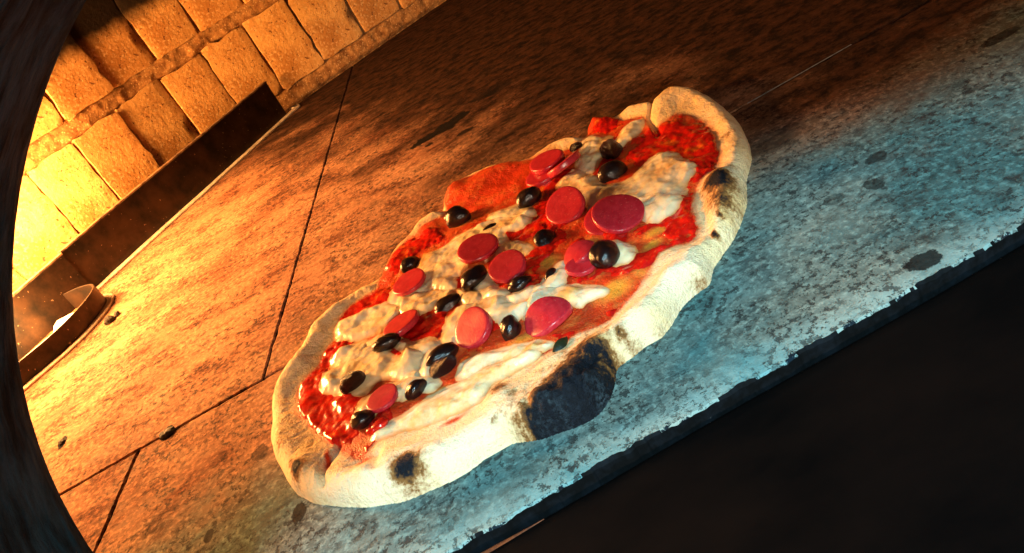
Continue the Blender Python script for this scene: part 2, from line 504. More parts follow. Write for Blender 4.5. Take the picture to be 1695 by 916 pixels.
# arc length changed a little with the wall's foot: measure the traced joints on this wall
tr1 = [wall_hit(*p) for p in ((82, 335), (153, 283), (221, 229), (293, 176), (354, 125), (427, 87), (499, 47), (584, 27))]
tr2 = [wall_hit(*p) for p in ((92, 185), (154, 112), (228, 62), (307, 26))]
j1s = [t[0] for t in tr1]; j2s = [t[0] for t in tr2]
def fill(js, pitch=0.0815):
    js = list(js)
    while js[0] > 0.02: js.insert(0, js[0] - pitch * random.uniform(.97, 1.03))
    while js[-1] < Sarc[-1] - 0.03: js.append(js[-1] + pitch * random.uniform(.97, 1.03))
    return js
rows = [(0.030, 0.1375, fill(j1s)), (0.158, 0.262, fill(j2s)), (0.278, 0.375, fill([s + 0.03 for s in j2s]))]
protos = [brick_mesh(1, 1, 1, 0)]
protos = {}
nb = 0
for ri, (z0, z1, js) in enumerate(rows):
    for i in range(len(js) - 1):
        a, b = js[i], js[i + 1]
        if a < 0 or b > Sarc[-1]: continue
        gap = random.uniform(0.0026, 0.0050)
        w = b - a - gap
        hh = (z1 - z0) + random.uniform(-0.003, 0.002)
        key = nb % 12
        if key not in protos: protos[key] = brick_mesh(0.075, 0.1045, 0.007, 40 + key)
        me = protos[key]
        p, t, nn = wall_frame((a + b) / 2)
        o = bpy.data.objects.new('brick', me)
        C.objects.link(o)
        tilt = random.uniform(-0.012, 0.012)
        ex = Vector((t[0], t[1], tilt)); ez = Vector((-t[0] * tilt, -t[1] * tilt, 1)); ey = Vector((nn[0], nn[1], 0))
        sx, sz = w / 0.075, hh / 0.1045
        pr = random.uniform(-0.0012, 0.0015)
        Mx = Matrix(((ex[0] * sx, ey[0], ez[0] * sz, p[0] + nn[0] * pr), (ex[1] * sx, ey[1], ez[1] * sz, p[1] + nn[1] * pr),
                     (ex[2] * sx, ey[2], ez[2] * sz, (z0 + z1) / 2), (0, 0, 0, 1)))
        o.parent = wall_root
        o.matrix_basis = Matrix.Translation(-wall_root.location) @ Mx
        nb += 1

def mortar_sheet():
    ss = np.arange(0, Sarc[-1], 0.0035); zs = np.arange(-0.004, 0.402, 0.0035)
    V = []
    for s in ss:
        p, t, nn = wall_frame(min(max(s, 0.011), Sarc[-1] - 0.011))
        n1 = fbm(np.full(len(zs), s), zs, 0.012, 77, 4, 0.65) * 0.0028
        for z, d in zip(zs, n1):
            row = -0.0005
            if 0.137 < z < 0.158: row = 0.0048          # thick bed joint, smeared nearly flush
            if z < 0.03: row = 0.0050
            if 0.262 < z < 0.278: row = 0.005
            dd = row + d
            if z < 0.006: dd = -0.002 + d
            q = p + nn * dd
            V.append((q[0], q[1] - 1.4, z)); V[-1] = (q[0] - 0.1, q[1] - 1.4, z)
    k = len(zs); n = len(ss)
    idx = np.arange(n * k).reshape(n, k)
    Fs = np.stack([idx[:-1, :-1], idx[:-1, 1:], idx[1:, 1:], idx[1:, :-1]], -1).reshape(-1, 4)
    mesh_obj('mortar', V, Fs, MORTAR, wall_root, uniform=True)
mortar_sheet()

def dome():
    cx, cy = 0.12, 0.80
    V = []; Fs = []
    n = len(wc)
    lv = 10
    for k in range(lv + 1):
        a = k / lv * math.pi / 2
        sc = max(math.cos(a), 0.02)
        for p in wc:
            V.append((cx + (p[0] - cx) * sc * 1.02, max(0.236, cy + (p[1] - cy) * sc * 1.02), 0.385 + 0.20 * math.sin(a)))
    for k in range(lv):
        for i in range(n - 1):
            a = k * n + i
            Fs.append((a, a + n, a + n + 1, a + 1))
    o = mesh_obj('oven_dome', V, Fs, DOME)
    tag(o, kind='structure')
dome()

# ------------------------------------------------------------------ mouth arch
def arch():
    """tunnel of the oven mouth: the left half is the round edge seen in the picture"""
    cx, cz = 0.043, 0.054
    def curve(rl, rr, cz_, n=64):
        P = []
        for i in range(n + 1):
            a = math.pi * (1 - i / n)
            c, s = math.cos(a), math.sin(a)
            r = rl if c < 0 else rr
            P.append((cx + c * r, cz_ + s * rl * (1.0 + 0.0 * c)))
        foot_l = [(cx - rl, z) for z in np.linspace(-0.03, cz_, 8)[:-1]]
        foot_r = [(cx + rr, z) for z in np.linspace(cz_, -0.03, 8)[1:]]
        return np.array(foot_l + P + foot_r)
    rings = []
    ys = [0.236, 0.238, 0.24, 0.236, 0.21, 0.17, 0.13, 0.09, 0.062, 0.058]
    outer = curve(0.60, 0.95, cz)
    inner = curve(0.2245, 0.33, cz)
    specs = []
    specs.append((0.2400, curve(0.62, 0.95, cz)))
    specs.append((0.2400, curve(0.2275, 0.335, cz)))
    specs.append((0.2385, curve(0.2240, 0.33, cz)))
    specs.append((0.2340, curve(0.2236, 0.33, cz)))
    for k in range(1, 25):
        t = k / 24
        specs.append((0.234 - 0.176 * t, curve(0.2236 + 0.034 * t, 0.33 + 0.03 * t, cz)))
    specs.append((0.055, curve(0.2236 + 0.042, 0.37, cz)))
    specs.append((0.052, curve(0.62, 0.95, cz)))
    V = []; Fs = []
    n = len(specs[0][1])
    for k, (y, P) in enumerate(specs):
        for i, (x, z) in enumerate(P):
            d = 0
            if 3 <= k <= 28:
                d = 0.0022 * float(fbm(np.array([y * 1.0]), np.array([i * 0.008]), 0.02, 91, 4, 0.6)[0])
            vx, vz = x - cx, z - cz
            L = math.hypot(vx, vz) + 1e-6
            V.append((x + vx / L * d, y, z + vz / L * d))
    for k in range(len(specs) - 1):
        for i in range(n - 1):
            a = k * n + i
            Fs.append((a, a + 1, a + n + 1, a + n))
    o = mesh_obj('mouth_arch', V, Fs, JAMB)
    o.location = (0, 0, 0)
    tag(o, 'dark slate arch of the oven mouth curving along the left edge of the picture', 'oven arch')
arch()

# ------------------------------------------------------------------ steel fire guard, bent band, ash
def ribbon(path, h, th, name, mat, parent, z0=0.0, base=(0, 0, 0), wob=0.0, lean=0.0):
    P = np.asarray(path, float); n = len(P)
    T = np.gradient(P, axis=0); T /= np.linalg.norm(T, axis=1)[:, None]
    Nn = np.c_[-T[:, 1], T[:, 0]]
    V = []; Fs = []
    hs = (z0, z0 + h * 0.33, z0 + h * 0.66, z0 + h - 0.0005, z0 + h)
    prof = [(th / 2, z) for z in hs[:-1]] + [(th / 2 - 0.0004, hs[-1])] + [(-th / 2 + 0.0004, hs[-1])] + [(-th / 2, z) for z in hs[:-1][::-1]]
    for i in range(n):
        for (o_, z) in prof:
            w = wob * math.sin(i * 0.35) * (z - z0) / h
            q = P[i] + Nn[i] * (o_ + w + lean * (z - z0))
            V.append((q[0] - base[0], q[1] - base[1], z - base[2]))
    k = len(prof)
    for i in range(n - 1):
        for j in range(k):
            a = i * k + j; b = i * k + (j + 1) % k
            Fs.append((a, b, b + k, a + k))
    Fs.append(tuple(range(k))); Fs.append(tuple(reversed(range((n - 1) * k, n * k))))
    return mesh_obj(name, V, Fs, mat, parent, smooth=False)

def flange(path, w, th, name, mat, parent, base, side=1, seed=1):
    P = np.asarray(path, float); n = len(P)
    T = np.gradient(P, axis=0); T /= np.linalg.norm(T, axis=1)[:, None]
    Nn = np.c_[-T[:, 1], T[:, 0]] * side
    V = []; Fs = []
    jag = fbm(np.arange(n) * 0.004, np.zeros(n), 0.02, seed, 3) * 0.0012
    for i in range(n):
        a = P[i] + Nn[i] * 0.0012; b = P[i] + Nn[i] * (w + jag[i]); c = P[i] + Nn[i] * (w + jag[i] + 0.001)
        V += [(a[0] - base[0], a[1] - base[1], th), (b[0] - base[0], b[1] - base[1], th), (c[0] - base[0], c[1] - base[1], th - 0.001), (c[0] - base[0], c[1] - base[1], 0.0005)]
    for i in range(n - 1):
        for j in range(3):
            a = i * 4 + j
            Fs.append((a, a + 1, a + 5, a + 4))
    return mesh_obj(name, V, Fs, mat, parent, smooth=False)

guard = empty('fire_guard', (-0.30, 1.06, 0))
tag(guard, 'long scorched steel fire guard standing along the brick wall, dark on its near side', 'fire guard')
gp = catmull([(-.173, 1.222), (-.288, 1.078), (-.366, .984), (-.425, .908)], 14)
ribbon(gp, 0.056, 0.003, 'panel', STEEL, guard, 0.002, guard.location)
gp2 = catmull([(-.4235, .905), (-.45, .868), (-.50, .80), (-.535, .745)], 10)
ribbon(gp2, 0.0545, 0.003, 'panel', STEEL, guard, 0.002, guard.location)
ribbon(gp, 0.0022, 0.0065, 'hem', HEM, guard, 0.0565, guard.location)
ribbon(gp2, 0.0022, 0.0065, 'hem', HEM, guard, 0.0550, guard.location)
flange(catmull([(-.160, 1.240), (-.173, 1.222), (-.288, 1.078), (-.366, .984), (-.425, .908)], 16), 0.009, 0.0032, 'flange', ASH, guard, guard.location, side=1, seed=5)

band = empty('bent_steel_band', (-0.41, 0.8, 0))
tag(band, 'low rounded rusty steel band holding back the ash at the left end of the guard', 'steel band')
bp = catmull([(-.440, .879), (-.420, .873), (-.399, .857), (-.392, .836), (-.398, .806), (-.416, .773), (-.458, .735), (-.53, .68)], 12)
ribbon(bp, 0.021, 0.0022, 'strip', STEEL, band, 0.002, band.location)
flange(bp[14:], 0.0075, 0.003, 'flange', ASH, band, band.location, side=1, seed=8)

def lump(name, loc, size, mat, seed, label, cat, group=None, flat=0.6):
    bm = bmesh.new()
    bmesh.ops.create_icosphere(bm, subdivisions=3, radius=1)
    V = np.array([v.co[:] for v in bm.verts])
    d = 1 + 0.45 * fbm(V[:, 0] + V[:, 2] * 0.7 + 5, V[:, 1] + V[:, 2] * 0.5 + 5, 0.8, seed, 4, 0.6)
    for v, k in zip(bm.verts, d):
        v.co = Vector((v.co[0] * k * size[0], v.co[1] * k * size[1], max(-0.2, v.co[2] * k) * size[2] + 0.2 * size[2]))
    me = bpy.data.meshes.new(name); bm.to_mesh(me); bm.free()
    me.materials.append(mat)
    me.polygons.foreach_set('use_smooth', [False] * len(me.polygons))
    o = bpy.data.objects.new(name, me); o.location = loc; C.objects.link(o)
    return tag(o, label, cat, group)

M_ = Mat('glowing_ash', 0.9)
M_.color(M_.mix(M_.noise(150), (0.55, 0.42, 0.3), (0.85, 0.75, 0.6)))
M_.b.inputs['Emission Color'].default_value = (1.0, 0.62, 0.30, 1)
M_.b.inputs['Emission Strength'].default_value = 0.15
p_ = at(118, 520, 0.012)
lump('ember_ash', (p_[0] - 0.006, p_[1] - 0.004, 0.0), (0.022, 0.020, 0.009), M_.m, 3, 'pale glowing heap of ash inside the bent steel band', 'ash heap')
p_ = at(183, 533)
lump('charcoal_crumb', (p_[0], p_[1], 0.0), (0.0055, 0.006, 0.005), COAL, 5, 'black charcoal crumb lying just outside the rounded end of the steel band', 'charcoal')
p_ = at(195, 522)
lump('charcoal_crumb', (p_[0], p_[1], 0.0), (0.003, 0.004, 0.0035), COAL, 6, 'smaller black crumb next to the crumb by the steel band', 'charcoal')
p_ = at(278, 718)
lump('charcoal_crumb', (p_[0], p_[1], 0.0), (0.0065, 0.005, 0.003), COAL, 9, 'flat black charcoal flake lying on the joint between two floor slabs', 'charcoal')
p_ = at(103, 733)
lump('charcoal_crumb', (p_[0], p_[1], 0.0), (0.003, 0.004, 0.0025), COAL, 12, 'small black crumb on the golden stone near the arch', 'charcoal')
for k, (px, py, s, lab) in enumerate([(1496, 856, 0.0011, 'white flour crumb on the dark iron shelf, lowest of the scattered crumbs'),
                                      (1474, 620, 0.0008, 'tiny white crumb on the dark iron shelf below the grease spot'),
                                      (1678, 735, 0.0010, 'pale crumb on the dark iron shelf at the right border'),
                                      (1010, 817, 0.0012, 'tan crumb on the iron shelf close to the stone edge')]):
    p_ = at(px, py, -0.008)
    lump('flour_crumb', (p_[0], p_[1], -0.0086), (s * 0.9, s * 0.8, s * .4), FLECK, 20 + k, lab, 'crumb')

# ------------------------------------------------------------------ pizza
OUT = [(1085,157),(1103,143),(1134,138),(1173,149),(1205,173),(1228,206),(1238,240),(1240,262),(1233,297),(1233,338),(1215,385),(1198,411),(1178,440),(1172,463),
       (1150,480),(1125,505),(1108,532),(1092,552),(1068,566),(1045,585),(1020,603),(1014,628),(1005,655),(985,682),(955,698),(915,713),(880,724),(848,727),(830,736),(795,757),(759,783),
       (705,808),(654,827),(587,834),(545,832),(519,829),(499,820),(484,808),(470,785),(457,757),(450,726),(450,700),(447,664),(458,630),(479,597),(495,565),(506,541),(535,508),(562,485),(592,462),(617,440),(628,415),
       (644,393),(665,375),(684,355),(705,342),(722,329),(724,309),(742,289),(765,275),(800,260),(833,252),(863,247),(888,236),(910,224),(940,214),(961,206),(963,192),(981,179),(1009,177),(1040,165),(1065,160)]
TOP = [(1032,192),(1062,190),(1075,208),(1092,206),(1120,190),(1150,193),(1178,212),(1185,235),(1183,268),(1160,285),(1148,310),(1142,340),(1152,372),(1135,392),(1100,405),(1076,424),(1062,450),
       (1045,475),(1018,505),(990,528),(950,542),(928,560),(900,575),(862,592),(835,612),(812,622),(790,645),(765,668),(725,682),(690,695),(650,702),(610,725),(590,752),(565,742),(535,722),(508,700),(490,680),(488,645),(503,618),
       (520,600),(535,570),(556,545),(560,522),(590,492),(622,468),(622,440),(640,415),(668,392),(700,368),(735,345),(728,318),(745,298),(780,282),(820,268),(860,262),(900,252),(945,238),(968,225),(964,200),(985,186),(1010,190)]

def zguess(px, py):
    # outline: far side is seen at the crown of the rim, near side at its foot
    v = (px - W / 2) * math.sin(ROLL) + (py - H / 2) * math.cos(ROLL)
    return 0.003 + 0.012 * float(smooth01((80 - v) / 220.0))
og = catmull([at(px, py, zguess(px, py))[:2] for px, py in OUT], 3, True)
tg = catmull([at(px, py, 0.012)[:2] for px, py in TOP], 3, True)

STEP = 0.00075
xs = np.arange(og[:, 0].min() - 0.004, og[:, 0].max() + 0.004, STEP)
ys = np.arange(og[:, 1].min() - 0.004, og[:, 1].max() + 0.004, STEP)
X, Y = np.meshgrid(xs, ys, indexing='ij')
d1_ = signed(X, Y, og)
d1_ = d1_ + fbm(X, Y, 0.01, 11, 3) * 0.0007
d2_ = -signed(X, Y, tg) + fbm(X, Y, 0.012, 21, 4, 0.6) * 0.0022      # positive on the rim

def spotf(px, py, ru, rv, z=0.016, rot=0.0, soft=1.0):
    """a soft round field, 1 in the middle; radii in photo pixels across and up"""
    gp_ = at(px, py, z); s = dist_at(px, py, z) / F_PX
    el = (CAM_H - z) / np.linalg.norm(gp_ - CAM)
    rx, ry = ru * s, rv * s / el
    dx, dy = X - gp_[0], Y - gp_[1]
    c, sn = math.cos(rot), math.sin(rot)
    dx, dy = dx * c + dy * sn, -dx * sn + dy * c
    return np.exp(-((dx / rx) ** 2 + (dy / ry) ** 2) * 1.1 * soft)

rim = np.clip(d2_, 0, None); inn = np.clip(d1_, 0, None)
wd = inn + rim + 1e-6
t = inn / wd
ZIN = 0.0075
hmax = ZIN + 0.0088 * smooth01(wd / 0.032)
n_big = fbm(X, Y, 0.035, 31, 3)
n_mid = fbm(X, Y, 0.012, 41, 3)
n_sm = fbm(X, Y, 0.0035, 51, 3)
hmax = hmax * (1 + 0.16 * n_big + 0.07 * n_mid)
outer = np.sqrt(np.clip(1 - (1 - np.clip(inn / 0.013, 0, 1)) ** 2, 0, 1))
roll_in = smooth01(np.clip((1 - t) / 0.85, 0, 1))
z_rim = ZIN + (hmax - ZIN) * roll_in
z_in = ZIN + 0.0012 * n_mid + 0.0008 * n_big
zd = np.where(d2_ > 0, z_rim, z_in) * 1.0
zd = zd * (0.10 + 0.90 * outer)
# lumps, bubbles and folds of the rim
for (px, py, ru, rv, h) in [(1100,180,42,26,.0075),(1205,195,30,24,.003),(1188,292,30,22,.0065),(1195,340,25,24,.003),(1222,245,22,22,.002),(1090,400,30,16,.002),(1115,450,50,22,.0035),(1050,505,40,22,.003),
                            (978,628,30,26,.0095),(900,668,52,22,.0085),(930,620,26,14,.004),(985,570,26,16,.004),(845,700,25,14,.001),(820,640,30,20,.004),(700,745,60,20,.003),(600,780,60,20,.003),(560,765,22,18,.003),
                            (495,765,26,20,.0035),(470,690,26,26,.002),(490,605,26,18,.002),(560,500,40,12,.003),(640,415,24,14,.002),(745,300,26,12,.0055),(810,275,60,12,.0055),(700,365,26,12,.0035),(770,310,30,12,.003),(850,290,40,14,.003),
                            (980,186,22,10,.005),(1160,456,14,10,.0028),(1095,546,12,8,.002),(1040,215,10,8,.001),(900,580,30,14,.003),(663,740,40,16,.002),(1010,175,30,8,.002)]:
    zd = zd + spotf(px, py, ru, rv) * h * 0.8 * np.clip(inn / 0.008, 0, 1)
def crease(pts, w, depth):
    global zd
    G = np.array([at(px, py, 0.016)[:2] for px, py in pts])
    best = np.full(X.shape, 1e9)
    for a, b in zip(G[:-1], G[1:]):
        e = b - a; tt = np.clip(((X - a[0]) * e[0] + (Y - a[1]) * e[1]) / (e @ e), 0, 1)
        best = np.minimum(best, np.hypot(X - a[0] - tt * e[0], Y - a[1] - tt * e[1]))
    zd = zd - depth * np.exp(-(best / w) ** 2) * np.clip(inn / 0.006, 0, 1)
    return best
crease([(872,665),(905,690),(935,702)], 0.003, 0.003)
c1 = crease([(545,722),(532,750),(527,790)], 0.0022, 0.0035)
c2 = crease([(985,575),(965,612),(955,660),(958,690)], 0.0022, 0.0035)
crease([(1078,160),(1070,185),(1085,210)], 0.002, 0.003)
crease([(612,735),(618,770)], 0.0035, 0.0025)
crease([(1150,300),(1160,345),(1175,395)], 0.003, 0.0018)
crease([(735,345),(722,330)], 0.002, 0.002)
zd = zd + np.where(d2_ > 0, 1, 0.5) * (n_sm * 0.00035 + fbm(X, Y, 0.0014, 61, 2) * 0.00018) * outer
zd = np.where(d1_ < 0, -0.0035 + d1_ * 1.0, zd)
zd = zd + 0.0026 * spotf(930, 650, 80, 50) * n_mid + 0.0007 * spotf(930, 650, 80, 50) * n_sm
near_edge = (d1_ >= 0) & (d1_ < STEP * 1.2)

# colour masks (what the dough is covered or burnt with, plus painted sheen)
def polyf(pts, soft=0.003, z=0.016):
    return smooth01(0.5 + signed(X, Y, [at(px, py, z)[:2] for px, py in pts]) / (2 * soft))
rag = fbm(X, Y, 0.006, 71, 4, 0.65); rag2 = fbm(X, Y, 0.0022, 81, 3, 0.7)
char = polyf([(826,722),(842,700),(875,668),(915,615),(950,572),(975,550),(998,560),(1012,585),(1018,612),(1010,655),(990,684),(960,700),(900,720)], 0.0160)
char = char * 1.05 + spotf(925, 650, 110, 50, .016) * 0.25 - 0.05 + 0.55 * (rag * 0.9 + rag2 * 0.4) * ((char > 0.02) | (spotf(930, 640, 95, 60, .016) > .3))
for (px, py, ru, rv, a, z) in [(663,757,30,13,1.15,.02),(684,756,14,9,.5,.02),(496,779,14,9,1.15,.013),(486,770,9,8,.6,.013),(1184,290,24,17,1.3,.019),(1186,316,28,22,.50,.019),(1186,342,6,5,.75,.018),(1176,372,6,6,1.0,.016),(1165,460,18,13,1.5,.012),(1098,548,14,11,1.3,.008),
                             (815,628,16,16,.7,.018),(845,642,12,8,.45,.018),(838,740,14,7,.8,.008),(805,748,10,6,.6,.008),(1195,207,16,5,.33,.018),(1200,262,12,7,.38,.018),(1030,560,12,8,.6,.01),(760,640,20,8,.3,.015),
                             (1140,500,10,7,.4,.008),(715,800,10,5,.35,.006),(918,560,18,8,.3,.018),(470,735,10,14,.3,.01),(1060,575,16,6,.7,.004)]:
    f = spotf(px, py, ru, rv, z)
    char = np.maximum(char, a * f + 0.5 * (rag * 0.6 + rag2 * 0.6) * (f > 0.08) * f ** 0.5)
char = np.clip(char, 0, 1)
blister_sheen = np.clip(spotf(985, 622, 16, 18, .022) * (0.9 + 1.2 * rag2) + 0.5 * spotf(900, 655, 30, 14, .022) * (0.5 + 1.6 * rag2), 0, 1)  # bluish lit tops of the charred blisters, painted in
toast = np.exp(-(np.clip(d2_, 0, 1) / 0.010) ** 2) * 0.5 * (1 - 0.6 * spotf(780, 690, 330, 60)) + 0.25 * smooth01(n_big * 1.5 + 0.3)
for (px, py, ru, rv, a) in [(1184,318,34,26,1.0),(1190,340,20,22,.8),(520,560,60,40,.5),(590,470,50,20,.5),(470,700,30,60,.55),(500,790,40,20,.6),(1220,230,24,50,.5),(1130,175,60,24,.8),(1100,150,40,14,.9),(1200,230,34,60,.45),(1188,310,40,50,.7),(540,770,50,30,.6),(480,740,30,40,.45),(470,650,30,50,.35),(560,500,70,26,.3),(880,600,60,20,.6),(980,555,40,20,.9),(1010,600,26,40,.9),
                             (663,750,60,26,.7),(840,700,30,50,.5),(800,660,50,24,.6),(820,270,90,20,.6),(920,230,60,14,.6),(1040,175,50,14,.5),(700,370,40,20,.5),(645,410,30,20,.5)]:
    toast = np.maximum(toast, a * spotf(px, py, ru, rv) + 0.12 * rag)
flour = np.clip(0.3, 0, 1) * np.ones_like(X)
for (px, py, ru, rv, a) in [(1090,450,90,44,1.1),(1040,520,70,36,1.0),(760,710,150,50,1.1),(640,780,130,40,1.0),(560,800,80,30,.8),(600,790,90,24,.6),(950,540,40,20,.6)]:
    flour = np.maximum(flour, a * spotf(px, py, ru, rv))
flour = np.clip(flour * (1.0 + 0.35 * rag) - 0.5 * np.clip(toast - .5, 0, 1) * (1 - flour * .6), 0, 1)
redst = 0.55 * np.exp(-(np.clip(d2_, 0, 1) / 0.0035) ** 2)
for (px, py, ru, rv, a) in [(830,285,90,22,1.2),(745,305,28,14,.8),(690,385,60,24,1.1),(640,430,24,20,1.0),(980,190,28,12,1.2),(530,750,6,24,1.0),(590,748,16,10,.9),(740,680,34,7,.8),(880,590,40,6,.6),(965,625,4,26,.5),(820,270,80,10,.6)]:
    redst = np.maximum(redst, a * spotf(px, py, ru, rv) + 0.3 * rag * (a > .7) * spotf(px, py, ru * 1.3, rv * 1.3))
redst = np.where(d2_ < 0, np.maximum(redst, 0.80 + 0.3 * rag), redst)
yel = np.zeros_like(X)
for (px, py, ru, rv, a) in [(965,400,30,16,1),(905,425,26,12,.9),(1010,470,46,18,1),(1055,440,20,18,.7),(735,560,26,14,1),(650,640,40,12,.9),(720,640,30,10,.7),(830,350,50,12,.8),(760,360,26,8,.7),(700,420,24,14,.6),(870,400,20,10,.8),(1080,375,26,8,1),(560,600,26,10,.5),(590,560,24,10,.6),
                             (850,560,60,12,.8),(1075,395,24,10,.8),(930,500,60,10,.5)]:
    yel = np.maximum(yel, a * spotf(px, py, ru, rv, .012) + 0.4 * rag * spotf(px, py, ru * 1.3, rv * 1.3, .012))
redst = np.maximum(redst, spotf(820, 292, 90, 26) * (0.95 + 0.5 * rag)); redst = np.maximum(redst, spotf(690, 385, 60, 20) * (1.0 + 0.4 * rag)); redst = np.clip(redst, 0, 1); yel = np.clip(yel, 0, 1)

def grid_part(name, Z, keep, mats, parent, attrs, smooth=True):
    keepf = keep[:-1, :-1] | keep[1:, :-1] | keep[:-1, 1:] | keep[1:, 1:]
    idx = np.arange(X.size).reshape(X.shape)
    Fq = np.stack([idx[:-1, :-1][keepf], idx[1:, :-1][keepf], idx[1:, 1:][keepf], idx[:-1, 1:][keepf]], -1)
    used = np.unique(Fq)
    remap = np.full(X.size, -1); remap[used] = np.arange(len(used))
    V = np.c_[X.ravel()[used] - PZ[0], Y.ravel()[used] - PZ[1], Z.ravel()[used]]
    o = mesh_obj(name, V, remap[Fq], mats, parent, smooth, uniform=True)
    for nm, f in attrs.items():
        a = o.data.attributes.new(nm, 'FLOAT', 'POINT')
        a.data.foreach_set('value', f.ravel()[used].astype(np.float32))
    return o

# --- dough, sauce, cheese materials
def dough_mat():
    M = Mat('baked_dough', 0.7, spec=0.25)
    n1 = M.noise(90, 5, 0.65); n2 = M.noise(420, 4, 0.7); n3 = M.noise(1100, 2, 0.6)
    c = M.mix(M.rng(n1, 0.3, 0.7), (0.82, 0.62, 0.32), (0.87, 0.72, 0.44))
    tf = M.math('MULTIPLY', M.attr('toast'), M.rng(n1, 0.25, 0.6, 0.55, 1.0), True)
    c = M.mix(M.rng(tf, 0.05, 0.85), c, (0.78, 0.46, 0.13))
    c = M.mix(M.rng(M.noise(42, 5, 0.7), 0.46, 0.68, 0, 0.7), c, (0.76, 0.46, 0.12))
    c = M.mix(M.rng(M.noise(150, 4, 0.75, M.mapping(loc=(2, 5, 0))), 0.58, 0.68, 0, 0.55), c, (0.50, 0.25, 0.06))
    fl = M.math('MULTIPLY', M.attr('flour'), M.rng(n2, 0.30, 0.55, 0.6, 1.0), True)
    c = M.mix(fl, c, (0.80, 0.67, 0.46))
    c = M.mix(M.math('MULTIPLY', M.attr('inner'), 0.92), c, M.mix(n1, (0.62, 0.17, 0.02), (0.74, 0.34, 0.05)))
    c = M.mix(M.math('MULTIPLY', M.attr('yel'), 0.85), c, (0.74, 0.38, 0.035))
    rf = M.math('ADD', M.attr('redst'), M.math('MULTIPLY', M.math('SUBTRACT', n1, 0.5), 0.5), True)
    rf = M.math('MULTIPLY', M.rng(rf, 0.25, 0.85), M.rng(M.attr('yel'), 0.3, 0.8, 1, 0.25))
    c = M.mix(rf, c, M.mix(n1, (0.42, 0.015, 0.005), (0.68, 0.06, 0.010)))
    ch = M.math('ADD', M.attr('char'), M.math('MULTIPLY', M.math('SUBTRACT', n2, 0.5), 1.0))
    c = M.mix(M.rng(ch, 0.06, 0.45), c, (0.30, 0.13, 0.030))
    c = M.mix(M.rng(ch, 0.34, 0.82), c, M.mix(M.rng(n2, .45, .7), (0.003, 0.004, 0.007), (0.006, 0.009, 0.016)))
    c = M.mix(M.math('MULTIPLY', M.attr('blister_sheen'), M.rng(n2, 0.42, 0.62)), c, (0.06, 0.09, 0.11))
    M.color(c)
    M.link(M.rng(ch, 0.3, 0.7, 0.25, 0.16), M.b.inputs['Specular IOR Level'])
    wet = M.math('MAXIMUM', M.attr('yel'), rf)
    M.rough(M.rng(wet, 0.2, 0.8, 0.75, 0.32))
    M.b.inputs['Subsurface Weight'].default_value = 0.2
    M.b.inputs['Subsurface Radius'].default_value = (1, .5, .25)
    M.b.inputs['Subsurface Scale'].default_value = 0.002
    M.normal(M.bump(M.math('ADD', n2, M.math('MULTIPLY', n3, 0.7)), 0.8, 0.0013, M.bump(n1, 0.5, 0.003)))
    return M.m
DOUGH = dough_mat()

def sauce_mat():
    M = Mat('tomato_sauce', 0.22, spec=0.5)
    n1 = M.noise(130, 4, 0.6); n2 = M.noise(480, 4, 0.65)
    c = M.mix(M.rng(n1, 0.3, 0.68), (0.36, 0.003, 0.002), (0.60, 0.010, 0.004))
    c = M.mix(M.rng(n2, 0.60, 0.75, 0, 0.6), c, (0.86, 0.12, 0.02))
    c = M.mix(M.rng(M.noise(60, 3, .6, M.mapping(loc=(3, 3, 0))), 0.58, 0.70, 0, 0.6), c, (0.70, 0.20, 0.02))
    M.color(c); M.rough(M.rng(n1, 0.3, 0.7, 0.34, 0.14))
    M.b.inputs['Subsurface Weight'].default_value = 0.1
    M.b.inputs['Subsurface Radius'].default_value = (1, .2, .1)
    M.b.inputs['Subsurface Scale'].default_value = 0.002
    M.b.inputs['Coat Weight'].default_value = 0.2
    M.b.inputs['Coat Roughness'].default_value = 0.08
    M.normal(M.bump(M.noise(420, 3, 0.6), 0.22, 0.0006, M.bump(n1, 0.3, 0.0015)))
    return M.m
SAUCE = sauce_mat()

def cheese_mat():
    M = Mat('melted_mozzarella', 0.30, spec=0.5)
    n1 = M.noise(70, 4, 0.6); n2 = M.noise(300, 4, 0.65)
    c = M.mix(M.rng(n1, 0.35, 0.65), (0.83, 0.69, 0.40), (0.88, 0.79, 0.55))
    eg = M.attr('edge')
    br = M.math('ADD', M.attr('brown'), M.math('MULTIPLY', M.math('SUBTRACT', n2, 0.5), 0.8))
    c = M.mix(M.rng(M.noise(55, 4, 0.6, M.mapping(loc=(8, 2, 0))), 0.50, 0.70, 0, 0.5), c, (0.80, 0.45, 0.12))
    c = M.mix(M.rng(br, 0.20, 0.8, 0, 0.85), c, (0.70, 0.34, 0.06))
    c = M.mix(M.rng(M.math('ADD', eg, M.math('MULTIPLY', n1, 0.5)), 0.50, 1.25, 0, 0.85), c, (0.74, 0.25, 0.04))
    M.color(c); M.rough(M.rng(n1, 0.3, 0.7, 0.40, 0.20))
    M.b.inputs['Subsurface Weight'].default_value = 0.4
    M.b.inputs['Subsurface Radius'].default_value = (1, .7, .4)
    M.b.inputs['Subsurface Scale'].default_value = 0.003
    M.b.inputs['Coat Weight'].default_value = 0.55
    M.b.inputs['Coat Roughness'].default_value = 0.10
    M.normal(M.bump(n2, 0.15, 0.0008, M.bump(M.noise(150, 3), 0.35, 0.0015)))
    return M.m
CHEESE = cheese_mat()

pcx, pcy = float(og[:, 0].mean()), float(og[:, 1].mean())
PZ = (pcx, pcy)
pizza = empty('pizza', (pcx, pcy, 0))
tag(pizza, 'oblong pizza with black olives, pink sausage slices and a charred puffy rim', 'pizza')
grid_part('crust', zd, d1_ > -0.002, DOUGH, pizza, dict(char=char, toast=np.clip(toast, 0, 1), flour=flour, redst=redst, yel=yel, blister_sheen=blister_sheen, inner=smooth01(-d2_ / 0.005 + 0.4 + 0.4 * rag)))

